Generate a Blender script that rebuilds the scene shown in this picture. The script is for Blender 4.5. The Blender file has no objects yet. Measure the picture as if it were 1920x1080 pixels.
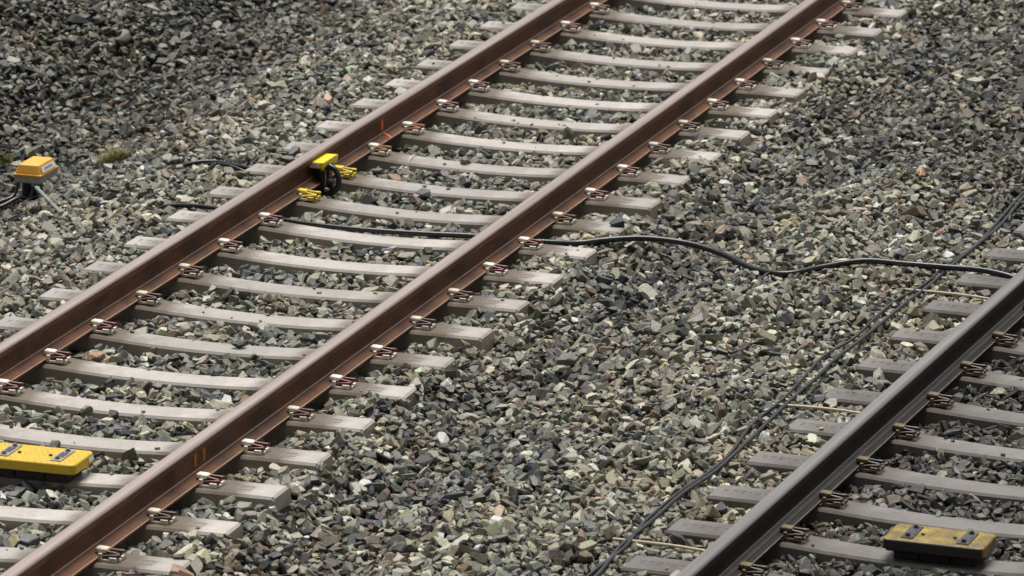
import bpy, bmesh, math, random
import numpy as np
from mathutils import Vector, Matrix, Euler

C = bpy.context.scene.collection
RNG = np.random.default_rng(7)
random.seed(7)

# ------------------------------------------------------------------ camera
cam_d = bpy.data.cameras.new("camera")
cam = bpy.data.objects.new("camera", cam_d)
C.objects.link(cam)
CAM_P = np.array([10.788175, -25.008972, 7.605872])
CAM_R = np.array([0.94945606, 0.31381008, 0.00751110])
CAM_U = np.array([-0.08604219, 0.23716623, 0.96765124])
CAM_F = np.array([-0.30187733, 0.91938861, -0.25217983])
cam.matrix_world = Matrix(((CAM_R[0], CAM_U[0], -CAM_F[0], CAM_P[0]),
                           (CAM_R[1], CAM_U[1], -CAM_F[1], CAM_P[1]),
                           (CAM_R[2], CAM_U[2], -CAM_F[2], CAM_P[2]),
                           (0, 0, 0, 1)))
cam_d.sensor_width = 36.0
cam_d.lens = 10772.693 / 1920 * 36.0
cam_d.clip_start = 1.0
cam_d.clip_end = 2000.0
cam_d.dof.use_dof = True
cam_d.dof.focus_distance = 28.6
cam_d.dof.aperture_fstop = 5.6
bpy.context.scene.camera = cam

# ------------------------------------------------------------------ world, sun, exposure
SUN_EL, SUN_AZ = math.radians(70), math.radians(-20)      # azimuth from +Y towards +X
world = bpy.data.worlds.new("World")
bpy.context.scene.world = world
world.use_nodes = True
wn, wl = world.node_tree.nodes, world.node_tree.links
wn.clear()
sky = wn.new("ShaderNodeTexSky")
sky.sky_type = 'NISHITA'
sky.sun_disc = False
sky.sun_elevation = SUN_EL
sky.sun_rotation = SUN_AZ
sky.air_density = 1.0
sky.dust_density = 6.0
sky.ozone_density = 1.0
hs = wn.new("ShaderNodeHueSaturation")
hs.inputs["Saturation"].default_value = 0.22
bg = wn.new("ShaderNodeBackground")
bg.inputs["Strength"].default_value = 0.045
wo = wn.new("ShaderNodeOutputWorld")
wl.new(sky.outputs[0], hs.inputs["Color"])
wl.new(hs.outputs[0], bg.inputs["Color"])
wl.new(bg.outputs[0], wo.inputs["Surface"])
sun_d = bpy.data.lights.new("sun", 'SUN')
sun_d.energy = 2.5
sun_d.angle = math.radians(38)
sun_d.color = (1.0, 0.965, 0.91)
sun = bpy.data.objects.new("sun", sun_d)
C.objects.link(sun)
sd = Vector((math.sin(SUN_AZ) * math.cos(SUN_EL), math.cos(SUN_AZ) * math.cos(SUN_EL), math.sin(SUN_EL)))
sun.rotation_euler = sd.to_track_quat('Z', 'Y').to_euler()
sun.location = sd * 60
vs = bpy.context.scene.view_settings
vs.view_transform = 'Standard'
vs.look = 'None'
vs.exposure = 0.88
vs.gamma = 1.0


# ------------------------------------------------------------------ material helpers
def mat(name):
    m = bpy.data.materials.new(name)
    m.use_nodes = True
    nt = m.node_tree
    b = nt.nodes["Principled BSDF"]
    return m, nt, b


def nd(nt, kind, **kw):
    n = nt.nodes.new(kind)
    for k, v in kw.items():
        if k in n.inputs:
            n.inputs[k].default_value = v
        else:
            setattr(n, k, v)
    return n


def coords(nt, which="Object"):
    return nt.nodes.new("ShaderNodeTexCoord").outputs[which]


def noise(nt, vec, scale, detail=4.0, rough=0.6):
    n = nd(nt, "ShaderNodeTexNoise", Scale=scale, Detail=detail, Roughness=rough)
    nt.links.new(vec, n.inputs["Vector"])
    return n.outputs["Fac"]


def ramp(nt, fac, stops):
    r = nt.nodes.new("ShaderNodeValToRGB")
    el = r.color_ramp.elements
    while len(el) > 2:
        el.remove(el[-1])
    for i, (p, c) in enumerate(stops):
        e = el[i] if i < 2 else el.new(p)
        e.position = p
        e.color = (c, c, c, 1) if isinstance(c, (int, float)) else (*c, 1)
    nt.links.new(fac, r.inputs[0])
    return r.outputs[0]


def mix(nt, fac, a, b, mode='MIX'):
    n = nt.nodes.new("ShaderNodeMix")
    n.data_type = 'RGBA'
    n.blend_type = mode
    for s, v in ((n.inputs[0], fac), (n.inputs[6], a), (n.inputs[7], b)):
        if isinstance(v, bpy.types.NodeSocket):
            nt.links.new(v, s)
        elif isinstance(v, (int, float)):
            s.default_value = v
        else:
            s.default_value = (*v, 1)
    return n.outputs[2]


def math_n(nt, op, a, b=None, clamp=False):
    n = nt.nodes.new("ShaderNodeMath")
    n.operation = op
    n.use_clamp = clamp
    for s, v in zip(n.inputs, (a, b)):
        if v is None:
            continue
        if isinstance(v, bpy.types.NodeSocket):
            nt.links.new(v, s)
        else:
            s.default_value = v
    return n.outputs[0]


def bump(nt, b, height, strength=0.4, dist=0.01):
    n = nd(nt, "ShaderNodeBump", Strength=strength, Distance=dist)
    nt.links.new(height, n.inputs["Height"])
    nt.links.new(n.outputs[0], b.inputs["Normal"])


def simple(name, col, rough=0.5, metal=0.0, var=0.25, scale=30.0, bmp=0.15, spec=0.5, col2=None):
    m, nt, b = mat(name)
    v = coords(nt)
    f = noise(nt, v, scale, 5.0, 0.65)
    c2 = col2 if col2 else tuple(x * (1 - var) for x in col)
    nt.links.new(mix(nt, ramp(nt, f, [(0.35, 0.0), (0.65, 1.0)]), c2, col), b.inputs["Base Color"])
    b.inputs["Metallic"].default_value = metal
    b.inputs["Specular IOR Level"].default_value = spec
    r = ramp(nt, f, [(0.3, rough * 0.8), (0.7, min(1, rough * 1.2))])
    nt.links.new(r, b.inputs["Roughness"])
    if bmp:
        bump(nt, b, noise(nt, v, scale * 5, 3.0), bmp, 0.002)
    return m


# --- ballast stone: one tint per stone in a face attribute, grain and veins from noise
M_STONE, nt, b = mat("crushed_stone")
at = nd(nt, "ShaderNodeAttribute", attribute_name="stone_tint")
v = coords(nt)
g1 = noise(nt, v, 420.0, 3.0, 0.7)
g2 = noise(nt, v, 75.0, 4.0, 0.6)
sp = ramp(nt, g1, [(0.30, 0.62), (0.50, 1.0), (0.72, 1.45)])
pt = ramp(nt, g2, [(0.28, 0.66), (0.52, 1.0), (0.75, 1.38)])
c = mix(nt, 1.0, at.outputs["Color"], sp, 'MULTIPLY')
c = mix(nt, 1.0, c, pt, 'MULTIPLY')
nt.links.new(c, b.inputs["Base Color"])
nt.links.new(ramp(nt, g2, [(0.3, 0.32), (0.7, 0.65)]), b.inputs["Roughness"])
b.inputs["Specular IOR Level"].default_value = 0.3
hb = math_n(nt, 'ADD', math_n(nt, 'MULTIPLY', g1, 0.35), g2)
bump(nt, b, hb, 0.30, 0.004)

# --- ground sheet under the stones, its dark colour standing in for crevice shade
M_GROUND, nt, b = mat("gravelly_ground")
v = coords(nt)
vo = nd(nt, "ShaderNodeTexVoronoi", Scale=22.0)
nt.links.new(v, vo.inputs["Vector"])
c = mix(nt, 0.75, (0.040, 0.036, 0.031), vo.outputs["Color"], 'MULTIPLY')
c = mix(nt, noise(nt, v, 9.0), c, (0.045, 0.041, 0.036))
nt.links.new(c, b.inputs["Base Color"])
b.inputs["Roughness"].default_value = 0.85
bump(nt, b, vo.outputs["Distance"], 0.9, 0.03)


def concrete(name, top, dirt, stain_amt):
    m, nt, b = mat(name)
    v = coords(nt)
    sep = nt.nodes.new("ShaderNodeSeparateXYZ")
    nt.links.new(v, sep.inputs[0])
    oi = nt.nodes.new("ShaderNodeObjectInfo")
    n1 = noise(nt, v, 14.0, 6.0, 0.65)
    n2 = noise(nt, v, 160.0, 3.0, 0.7)
    n3 = noise(nt, v, 5.0, 3.0, 0.5)
    base = mix(nt, ramp(nt, n1, [(0.32, 0.0), (0.68, 1.0)]), tuple(x * 0.80 for x in top), top)
    base = mix(nt, 1.0, base, ramp(nt, n2, [(0.25, 0.80), (0.5, 1.0), (0.8, 1.10)]), 'MULTIPLY')
    tone = nt.nodes.new("ShaderNodeMapRange")
    tone.inputs[3].default_value = 0.74
    tone.inputs[4].default_value = 1.08
    nt.links.new(oi.outputs["Random"], tone.inputs[0])
    base = mix(nt, 1.0, base, tone.outputs[0], 'MULTIPLY')
    blot = noise(nt, v, 6.5, 5.0, 0.7)
    base = mix(nt, ramp(nt, blot, [(0.54, 0.0), (0.74, 0.42)]), base, dirt)
    # grease and rust dust washed off the rails on to the seats
    ax = math_n(nt, 'ABSOLUTE', sep.outputs[0])
    d = math_n(nt, 'ABSOLUTE', math_n(nt, 'SUBTRACT', ax, 0.7535))
    d = math_n(nt, 'ADD', d, math_n(nt, 'MULTIPLY', math_n(nt, 'SUBTRACT', n3, 0.5), 0.22))
    d = math_n(nt, 'ADD', d, math_n(nt, 'MULTIPLY', math_n(nt, 'SUBTRACT', n2, 0.5), 0.16))
    st = ramp(nt, d, [(0.235, 1.0), (0.37, 0.0)])
    col = mix(nt, math_n(nt, 'MULTIPLY', st, stain_amt), base, dirt)
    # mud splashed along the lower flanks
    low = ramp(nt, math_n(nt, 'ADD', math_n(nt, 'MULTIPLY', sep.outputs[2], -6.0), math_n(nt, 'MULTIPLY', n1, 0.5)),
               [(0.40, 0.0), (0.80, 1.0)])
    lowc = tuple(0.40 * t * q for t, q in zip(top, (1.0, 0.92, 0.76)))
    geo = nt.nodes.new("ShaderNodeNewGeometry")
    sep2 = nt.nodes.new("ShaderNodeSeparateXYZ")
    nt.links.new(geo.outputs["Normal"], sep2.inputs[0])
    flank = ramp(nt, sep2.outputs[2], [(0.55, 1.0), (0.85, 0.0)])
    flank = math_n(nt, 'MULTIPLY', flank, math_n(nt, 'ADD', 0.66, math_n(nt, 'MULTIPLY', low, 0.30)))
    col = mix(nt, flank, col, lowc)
    nt.links.new(col, b.inputs["Base Color"])
    nt.links.new(ramp(nt, n3, [(0.35, 0.24), (0.65, 0.48)]), b.inputs["Roughness"])
    bump(nt, b, n2, 0.18, 0.003)
    return m


M_CONC = concrete("wet_concrete", (0.455, 0.425, 0.392), (0.105, 0.080, 0.055), 0.9)
M_CONC_B = concrete("vignetted_grimy_concrete", (0.185, 0.170, 0.160), (0.075, 0.06, 0.05), 0.6)  # grimy, and darkened further: corner vignette put into the concrete colour
M_MARK = simple("moulded_mark", (0.25, 0.225, 0.20), 0.6, var=0.3)
M_MARK_B = simple("vignetted_grimy_mark", (0.145, 0.133, 0.124), 0.6, var=0.3)


def rail_body(name, a, c2, dark):
    m, nt, b = mat(name)
    v = coords(nt)
    mp = nd(nt, "ShaderNodeMapping")
    mp.inputs["Scale"].default_value = (1.0, 0.16, 1.0)
    nt.links.new(v, mp.inputs["Vector"])
    n1 = noise(nt, mp.outputs[0], 26.0, 6.0, 0.65)
    n2 = noise(nt, v, 2.3, 4.0, 0.6)
    n3 = noise(nt, v, 300.0, 2.0)
    c = mix(nt, ramp(nt, n1, [(0.3, 0.0), (0.7, 1.0)]), a, c2)
    c = mix(nt, ramp(nt, n2, [(0.46, 0.0), (0.62, 0.85)]), c, dark)
    c = mix(nt, 1.0, c, ramp(nt, n3, [(0.25, 0.75), (0.75, 1.2)]), 'MULTIPLY')
    nt.links.new(c, b.inputs["Base Color"])
    nt.links.new(ramp(nt, n2, [(0.4, 0.62), (0.65, 0.48)]), b.inputs["Roughness"])
    b.inputs["Specular IOR Level"].default_value = 0.22
    bump(nt, b, n3, 0.12, 0.002)
    return m


M_RUST = rail_body("rusty_rail_steel", (0.185, 0.082, 0.042), (0.130, 0.058, 0.031), (0.062, 0.033, 0.021))
M_DARKRAIL = rail_body("sooty_rail_steel", (0.030, 0.022, 0.017), (0.020, 0.015, 0.012), (0.012, 0.010, 0.008))


def rail_top(name, a, c2, rough, metal):
    m, nt, b = mat(name)
    v = coords(nt)
    mp = nd(nt, "ShaderNodeMapping")
    mp.inputs["Scale"].default_value = (60.0, 0.35, 20.0)
    nt.links.new(v, mp.inputs["Vector"])
    n1 = noise(nt, mp.outputs[0], 1.6, 5.0, 0.6)
    n2 = noise(nt, v, 200.0, 2.0)
    c = mix(nt, ramp(nt, n1, [(0.35, 0.0), (0.65, 1.0)]), a, c2)
    nt.links.new(c, b.inputs["Base Color"])
    nt.links.new(ramp(nt, n1, [(0.3, rough * 0.85), (0.7, rough * 1.25)]), b.inputs["Roughness"])
    b.inputs["Metallic"].default_value = metal
    bump(nt, b, n2, 0.05, 0.001)
    return m


M_HEAD = rail_top("worn_rail_head", (0.34, 0.275, 0.252), (0.46, 0.385, 0.36), 0.32, 0.5)
M_HEAD_B = rail_top("grey_rail_head", (0.18, 0.17, 0.167), (0.27, 0.257, 0.253), 0.32, 0.5)  # grey steel, with the corner vignette also darkened into its colour
M_EDGE = simple("rust_edge_highlight", (0.62, 0.42, 0.31), 0.4, 0.0, 0.3, 20)  # painted highlight: sky glint along the rail edges put into the colour
M_EDGE_B = simple("steel_edge_highlight", (0.34, 0.30, 0.27), 0.4, 0.2, 0.3, 20)  # same sky glint painted on the second track's rail edges
M_FOOT_B = simple("sky_lit_rail_foot", (0.10, 0.09, 0.086), 0.34, 0.35, 0.25, 12)  # smoother foot band, sky reflection also lightened into its colour

M_CREAM = simple("cream_nylon", (0.84, 0.81, 0.70), 0.38, var=0.14, scale=60)
M_CREAM_B = simple("soiled_nylon", (0.17, 0.125, 0.062), 0.5, var=0.45, scale=60)
M_CREAM_D = simple("dusty_nylon", (0.66, 0.61, 0.49), 0.48, var=0.35, scale=50)
M_CLIP_D = simple("dusty_clip_steel", (0.115, 0.036, 0.028), 0.5, var=0.55, scale=60, col2=(0.055, 0.028, 0.022))
M_CLIP = simple("maroon_clip_steel", (0.155, 0.030, 0.026), 0.34, var=0.35, scale=80)
M_CLIP_O = simple("rust_stained_clip_steel", (0.40, 0.17, 0.035), 0.5, var=0.7, scale=45, col2=(0.15, 0.03, 0.025))
M_CLIP_B = simple("sooty_clip_steel", (0.045, 0.026, 0.024), 0.36, var=0.4, scale=80)
M_SHOULDER = simple("cast_iron", (0.030, 0.022, 0.018), 0.6, var=0.3, scale=60)
M_YELLOW_SPRAY = simple("yellow_spray_paint", (0.80, 0.62, 0.03), 0.5, var=0.35, scale=70, col2=(0.50, 0.36, 0.04))
M_PAD = simple("rubber_pad", (0.015, 0.014, 0.013), 0.7)
M_BLACK = simple("black_plastic", (0.014, 0.014, 0.015), 0.38, var=0.3)
M_CABLE = simple("wet_black_sheath", (0.016, 0.017, 0.020), 0.30, var=0.35, scale=25)
M_CABLE_G = simple("grey_black_sheath", (0.036, 0.038, 0.044), 0.36, var=0.4, scale=18)
M_SENSOR_Y = simple("yellow_moulded_plastic", (0.88, 0.66, 0.015), 0.35, var=0.15)
M_LABEL = simple("white_label", (0.78, 0.79, 0.80), 0.35, var=0.06)
M_PRINT = simple("label_print", (0.22, 0.24, 0.30), 0.5)
M_ZINC = simple("galvanised_steel", (0.42, 0.42, 0.42), 0.38, 0.7, 0.25, 40)
M_ZINC_D = simple("dull_steel", (0.085, 0.085, 0.10), 0.42, 0.5, 0.35, 40)
M_BOLT = simple("weathered_bolt", (0.26, 0.22, 0.17), 0.45, 0.5, 0.3, 60)
M_ORANGE = simple("faded_orange_plastic", (0.76, 0.385, 0.040), 0.42, var=0.15, scale=14)
M_GREYPL = simple("grey_plastic", (0.40, 0.39, 0.37), 0.5, var=0.15)
M_TUBE = simple("pale_plastic_tube", (0.22, 0.26, 0.235), 0.45, var=0.15)
M_ROD = simple("pale_wooden_rod", (0.55, 0.45, 0.31), 0.6, var=0.3, scale=25)
M_MARK_O = simple("orange_paint", (0.95, 0.17, 0.03), 0.5, var=0.2)
M_MARK_R = simple("faded_orange_paint", (0.66, 0.24, 0.025), 0.5, var=0.55, scale=60)
M_STRING = simple("white_string", (0.66, 0.65, 0.60), 0.6, var=0.1)
M_DROP, nt, b = mat("water_drop")
b.inputs["Base Color"].default_value = (0.9, 0.93, 0.95, 1)
b.inputs["Roughness"].default_value = 0.045
b.inputs["Transmission Weight"].default_value = 0.6
M_GRASS = simple("green_grass", (0.22, 0.235, 0.045), 0.55, var=0.5, scale=20, bmp=0)
M_DRYGRASS = simple("dry_grass", (0.22, 0.17, 0.07), 0.6, var=0.5, scale=20, bmp=0)


def balise_yellow(name, grime, amt, scale):
    m, nt, b = mat(name)
    v = coords(nt)
    br = nd(nt, "ShaderNodeTexBrick", Scale=1.0)
    br.inputs["Brick Width"].default_value = 0.030
    br.inputs["Row Height"].default_value = 0.026
    br.inputs["Mortar Size"].default_value = 0.006
    br.inputs["Mortar Smooth"].default_value = 0.6
    br.inputs["Color1"].default_value = (1, 1, 1, 1)
    br.inputs["Color2"].default_value = (0.5, 0.5, 0.5, 1)
    br.inputs["Mortar"].default_value = (0, 0, 0, 1)
    nt.links.new(v, br.inputs["Vector"])
    n1 = noise(nt, v, scale, 5.0, 0.7)
    n2 = noise(nt, v, 90.0, 4.0, 0.7)
    geo = nt.nodes.new("ShaderNodeNewGeometry")
    s = nt.nodes.new("ShaderNodeSeparateXYZ")
    nt.links.new(geo.outputs["Normal"], s.inputs[0])
    top = ramp(nt, s.outputs[2], [(0.75, 0.0), (0.95, 1.0)])
    f = math_n(nt, 'MULTIPLY', br.outputs["Color"], ramp(nt, n1, [(0.34, 0.0), (0.58, 1.0)]))
    f = math_n(nt, 'MULTIPLY', f, ramp(nt, n2, [(0.3, 0.4), (0.7, 1.0)]))
    f = math_n(nt, 'MULTIPLY', f, top)
    f = math_n(nt, 'MULTIPLY', f, amt)
    c = mix(nt, ramp(nt, n2, [(0.3, 0.0), (0.7, 1.0)]), (0.52, 0.34, 0.014), (0.66, 0.45, 0.020))
    c = mix(nt, f, c, grime)
    nt.links.new(c, b.inputs["Base Color"])
    b.inputs["Roughness"].default_value = 0.40
    bump(nt, b, br.outputs["Color"], 0.15, 0.002)
    return m, nt, b, c


M_BAL, _, _, _ = balise_yellow("yellow_moulding", (0.25, 0.18, 0.05), 1.0, 9.0)
M_BAL_B, nt, b, c = balise_yellow("grimy_yellow_moulding", (0.045, 0.038, 0.033), 1.0, 5.0)
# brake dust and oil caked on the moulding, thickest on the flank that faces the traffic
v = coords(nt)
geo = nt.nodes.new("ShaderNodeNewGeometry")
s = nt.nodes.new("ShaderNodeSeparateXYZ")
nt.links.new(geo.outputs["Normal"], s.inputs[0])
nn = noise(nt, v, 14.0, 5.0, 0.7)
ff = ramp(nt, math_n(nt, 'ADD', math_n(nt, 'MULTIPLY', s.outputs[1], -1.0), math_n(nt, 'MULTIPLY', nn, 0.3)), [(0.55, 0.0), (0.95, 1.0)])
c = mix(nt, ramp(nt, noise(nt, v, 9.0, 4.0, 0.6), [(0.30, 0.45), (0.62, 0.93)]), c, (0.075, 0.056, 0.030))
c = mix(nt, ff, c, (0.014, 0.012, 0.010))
nt.links.new(c, b.inputs["Base Color"])


# ------------------------------------------------------------------ mesh helpers
class MB:
    """collects shapes, links them as one mesh object"""

    def __init__(self):
        self.v, self.f, self.m, self.s = [], [], [], []

    def add(self, verts, faces, mi=0, smooth=False):
        o = len(self.v)
        self.v += [tuple(p) for p in verts]
        for f in faces:
            self.f.append([i + o for i in f])
            self.m.append(mi)
            self.s.append(smooth)
        return self

    def bm(self, bm, mi=0, smooth=False, mtx=None):
        bm.verts.index_update()
        vs_ = [(mtx @ v.co if mtx else v.co.copy()) for v in bm.verts]
        self.add(vs_, [[v.index for v in f.verts] for f in bm.faces], mi, smooth)
        bm.free()
        return self

    def box(self, c, s, bev=0.0, mi=0, seg=2, rot=None, taper=None):
        bm = bmesh.new()
        bmesh.ops.create_cube(bm, size=1.0)
        for v in bm.verts:
            k = 1.0
            if taper and v.co.z > 0:
                v.co.x *= taper[0]
                v.co.y *= taper[1]
            v.co = Vector((v.co.x * s[0], v.co.y * s[1], v.co.z * s[2]))
        if bev:
            bmesh.ops.bevel(bm, geom=list(bm.edges), offset=bev, segments=seg, profile=0.6, affect='EDGES')
        mt = Matrix.Translation(Vector(c))
        if rot:
            mt = mt @ Euler(rot).to_matrix().to_4x4()
        return self.bm(bm, mi, False, mt)

    def tube(self, pts, r, n=10, mi=0, sub=4, caps=True, spline=True, flat=1.0):
        P = [Vector(p) for p in pts]
        rr = r if isinstance(r, (list, tuple)) else [r] * len(P)
        if spline and len(P) > 2:
            Q, R2 = [], []
            for i in range(len(P) - 1):
                p0, p1, p2, p3 = P[max(i - 1, 0)], P[i], P[i + 1], P[min(i + 2, len(P) - 1)]
                for k in range(sub):
                    t = k / sub
                    Q.append(0.5 * ((2 * p1) + (p2 - p0) * t + (2 * p0 - 5 * p1 + 4 * p2 - p3) * t * t
                                    + (3 * p1 - p0 - 3 * p2 + p3) * t ** 3))
                    R2.append(rr[i] * (1 - t) + rr[i + 1] * t)
            Q.append(P[-1])
            R2.append(rr[-1])
        else:
            Q, R2 = P, rr
        T = [(Q[min(i + 1, len(Q) - 1)] - Q[max(i - 1, 0)]).normalized() for i in range(len(Q))]
        up = Vector((0, 0, 1)) if abs(T[0].z) < 0.9 else Vector((1, 0, 0))
        nrm = (up - T[0] * up.dot(T[0])).normalized()
        vs_, fs = [], []
        for i, q in enumerate(Q):
            nrm = (nrm - T[i] * nrm.dot(T[i])).normalized()
            bn = T[i].cross(nrm)
            for k in range(n):
                a = 2 * math.pi * k / n
                vs_.append(q + (nrm * math.cos(a) * flat + bn * math.sin(a)) * R2[i])
        for i in range(len(Q) - 1):
            for k in range(n):
                k2 = (k + 1) % n
                fs.append([i * n + k, (i + 1) * n + k, (i + 1) * n + k2, i * n + k2])
        self.add(vs_, fs, mi, True)
        if caps:
            self.add(vs_[:n], [list(range(n))], mi)
            self.add(vs_[-n:], [list(range(n))[::-1]], mi)
        return self

    def cyl(self, c, r, h, n=12, mi=0, rot=None, r2=None):
        r2 = r if r2 is None else r2
        mt = Matrix.Translation(Vector(c))
        if rot:
            mt = mt @ Euler(rot).to_matrix().to_4x4()
        lo = [mt @ Vector((r * math.cos(2 * math.pi * k / n), r * math.sin(2 * math.pi * k / n), -h / 2)) for k in range(n)]
        hi = [mt @ Vector((r2 * math.cos(2 * math.pi * k / n), r2 * math.sin(2 * math.pi * k / n), h / 2)) for k in range(n)]
        self.add(lo + hi, [[k, (k + 1) % n, n + (k + 1) % n, n + k] for k in range(n)], mi, n > 8)
        self.add(lo, [list(range(n))[::-1]], mi)
        self.add(hi, [list(range(n))], mi)
        return self

    def build(self, name, mats, parent=None, loc=None):
        me = bpy.data.meshes.new(name)
        me.from_pydata([tuple(p) for p in self.v], [], self.f)
        for m in (mats if isinstance(mats, (list, tuple)) else [mats]):
            me.materials.append(m)
        me.polygons.foreach_set("material_index", self.m)
        me.polygons.foreach_set("use_smooth", self.s)
        me.validate()
        me.update()
        o = bpy.data.objects.new(name, me)
        C.objects.link(o)
        if loc:
            o.location = loc
        if parent:
            o.parent = parent
        return o


def tag(o, label=None, cat=None, group=None, kind=None):
    if label:
        o["label"] = label
    if cat:
        o["category"] = cat
    if group:
        o["group"] = group
    if kind:
        o["kind"] = kind
    return o


def empty(name, loc=(0, 0, 0), rz=0.0):
    o = bpy.data.objects.new(name, None)
    C.objects.link(o)
    o.location = loc
    o.rotation_euler = (0, 0, rz)
    o.empty_display_size = 0.1
    return o


def copy_child(src, parent):
    c = src.copy()
    C.objects.link(c)
    c.parent = parent
    for ch in src.children:
        copy_child(ch, c)
    return c


# ------------------------------------------------------------------ terrain
def smooth(a, b, x):
    t = np.clip((x - a) / (b - a), 0, 1)
    return t * t * (3 - 2 * t)


def wob(x, y, f, s):
    return (np.sin(x * f + s) * np.cos(y * f * 0.83 + 1.7 * s) + 0.6 * np.sin(x * f * 1.9 - y * f * 1.3 + 2.1 * s)
            + 0.4 * np.cos(y * f * 2.7 + x * f * 0.7 - s)) / 2.0


def track2_x(y):
    return 4.392 - 0.12 + (y - 2.53) * 0.02962


def ground_z(x, y):
    """top of the ballast (m above the sleeper tops)"""
    x = np.asarray(x, float)
    y = np.asarray(y, float)
    z = np.full(np.broadcast(x, y).shape, -0.036)
    z = z - 0.022 * smooth(-0.30, -0.10, x) * (1 - smooth(1.40, 1.65, x)) - 0.016 * smooth(3.95, 4.2, x)
    z = z - 0.20 * smooth(-1.25, -1.95, x)
    z = z + 0.42 * np.maximum(0, -2.2 - x) * smooth(-2.2, -2.7, x)
    z = np.where(x < -9, z - 0.42 * np.maximum(0, -9 - x), z)
    z = z + 0.024 * np.exp(-((x - 1.80) / 0.22) ** 2) * (1 + 0.7 * np.sin(y * 2.3 + 1)) + 0.018 * np.exp(-((x + 0.62) / 0.25) ** 2) * (1 + 0.7 * np.sin(y * 2.9))
    z = z + 0.014 * np.exp(-((x - 3.70) / 0.22) ** 2) * (1 + 0.6 * np.sin(y * 2.1))
    z = z - 0.075 * np.exp(-((x - 2.25) / 0.33) ** 2) + 0.035 * np.exp(-((x - 3.05) / 0.4) ** 2)
    amp = 0.012 + 0.02 * smooth(1.4, 2.0, x) * (1 - smooth(3.4, 3.8, x)) + 0.03 * smooth(-1.3, -2.2, x)
    z = z + amp * wob(x, y, 3.1, 0.4)
    return z


xs = np.concatenate([[-400, -150, -60, -25, -12], np.arange(-8, 9.01, 0.1), [12, 25, 60, 150, 400]])
ys = np.concatenate([[-400, -150, -60, -30, -15], np.arange(-8, 18.01, 0.1), [22, 35, 60, 150, 500]])
GX, GY = np.meshgrid(xs, ys)
GZ = ground_z(GX, GY) - 0.11
far = np.clip((np.abs(GX) - 9) / 30, 0, 1)
GZ = np.where(np.abs(GX) > 9, np.where(GX < 0, GZ, -0.2), GZ)
nx, ny = len(xs), len(ys)
vv = np.stack([GX.ravel(), GY.ravel(), GZ.ravel()], 1)
ii = np.arange((ny - 1) * (nx - 1))
r_, c_ = ii // (nx - 1), ii % (nx - 1)
a_ = r_ * nx + c_
me = bpy.data.meshes.new("ground")
me.from_pydata(vv.tolist(), [], np.stack([a_, a_ + 1, a_ + nx + 1, a_ + nx], 1).tolist())
me.materials.append(M_GROUND)
ground = bpy.data.objects.new("ground", me)
C.objects.link(ground)
tag(ground, kind="structure")
ground["label"] = "gravelly earth below the ballast"

# ------------------------------------------------------------------ rails
HEAD_W = 0.036


def rail_mesh(y0, y1, step, mats, second):
    # half profile of a flat-bottomed rail: (x, z, material of the strip that starts here)
    P = [(0.0, 0.172, 1), (0.018, 0.1715, 1), (0.027, 0.1695, 1), (0.033, 0.165, 1), (0.0352, 0.1600, 2), (0.0356, 0.1575, 0), (0.0362, 0.132, 0),
         (0.034, 0.1285, 0), (0.011, 0.120, 0), (0.0085, 0.112, 0), (0.008, 0.085, 0), (0.0085, 0.060, 0),
         (0.0115, 0.044, 0), (0.0162, 0.0368, 2), (0.0207, 0.0334, 3 if second else 0), (0.045, 0.0235, 0),
         (0.0725, 0.0142, 2), (0.075, 0.0110, 0), (0.075, 0.0, 0)]
    full = P + [(-x, z, None) for x, z, _ in P[:0:-1]]
    n = len(full)
    matsi = [p[2] for p in P[:-1]] + [0] + [p[2] for p in P[:-1]][::-1]
    k = int(round((y1 - y0) / step)) + 1
    YY = np.linspace(y0, y1, k)
    vs_, fs, mi = [], [], []
    for y in YY:
        for x, z, _ in full:
            vs_.append((x, y, z))
    mb = MB()
    mb.v = vs_
    for i in range(k - 1):
        for j in range(n):
            j2 = (j + 1) % n
            mb.f.append([i * n + j, (i + 1) * n + j, (i + 1) * n + j2, i * n + j2])
            mb.m.append(matsi[j])
            mb.s.append(1 <= j <= 3 or 8 <= j <= 12)
    for base in (0, (k - 1) * n):
        mb.f.append([base + j for j in range(n)])
        mb.m.append(0)
        mb.s.append(False)
    return mb


RZ = 0.007
MR = [M_RUST, M_HEAD, M_EDGE, M_RUST]
MRB = [M_DARKRAIL, M_HEAD_B, M_EDGE_B, M_FOOT_B]
RAIL_L, RAIL_R = -0.116, 1.391
mb = rail_mesh(-9, 30, 0.5, MR, False)
rail_left = mb.build("rail", MR, loc=(RAIL_L, 0, RZ))
tag(rail_left, "rusty brown rail with the yellow sensor clamped to it and a bright orange paint stroke", "rail", "rails of the rusty track")
rail_right = mb.build("rail", MR, loc=(RAIL_R, 0, RZ))
rail_right.rotation_euler.z = -0.0006
tag(rail_right, "rusty brown rail whose near end carries two faded orange streaks", "rail", "rails of the rusty track")
HEAD2 = -math.atan(0.02962)
mb = rail_mesh(-11.5, 28, 0.5, MRB, True)
rail_b = mb.build("rail", MRB, loc=(track2_x(2.53), 2.53, RZ))
rail_b.rotation_euler.z = HEAD2
rail_c = copy_child(rail_b, None)
rail_c.location.x += 1.507
tag(rail_c, "dark sooty rail on the far side of the dirty yellow box", "rail")
tag(rail_b, "dark grey sooty rail of the second track with a dull grey top", "rail")

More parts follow.
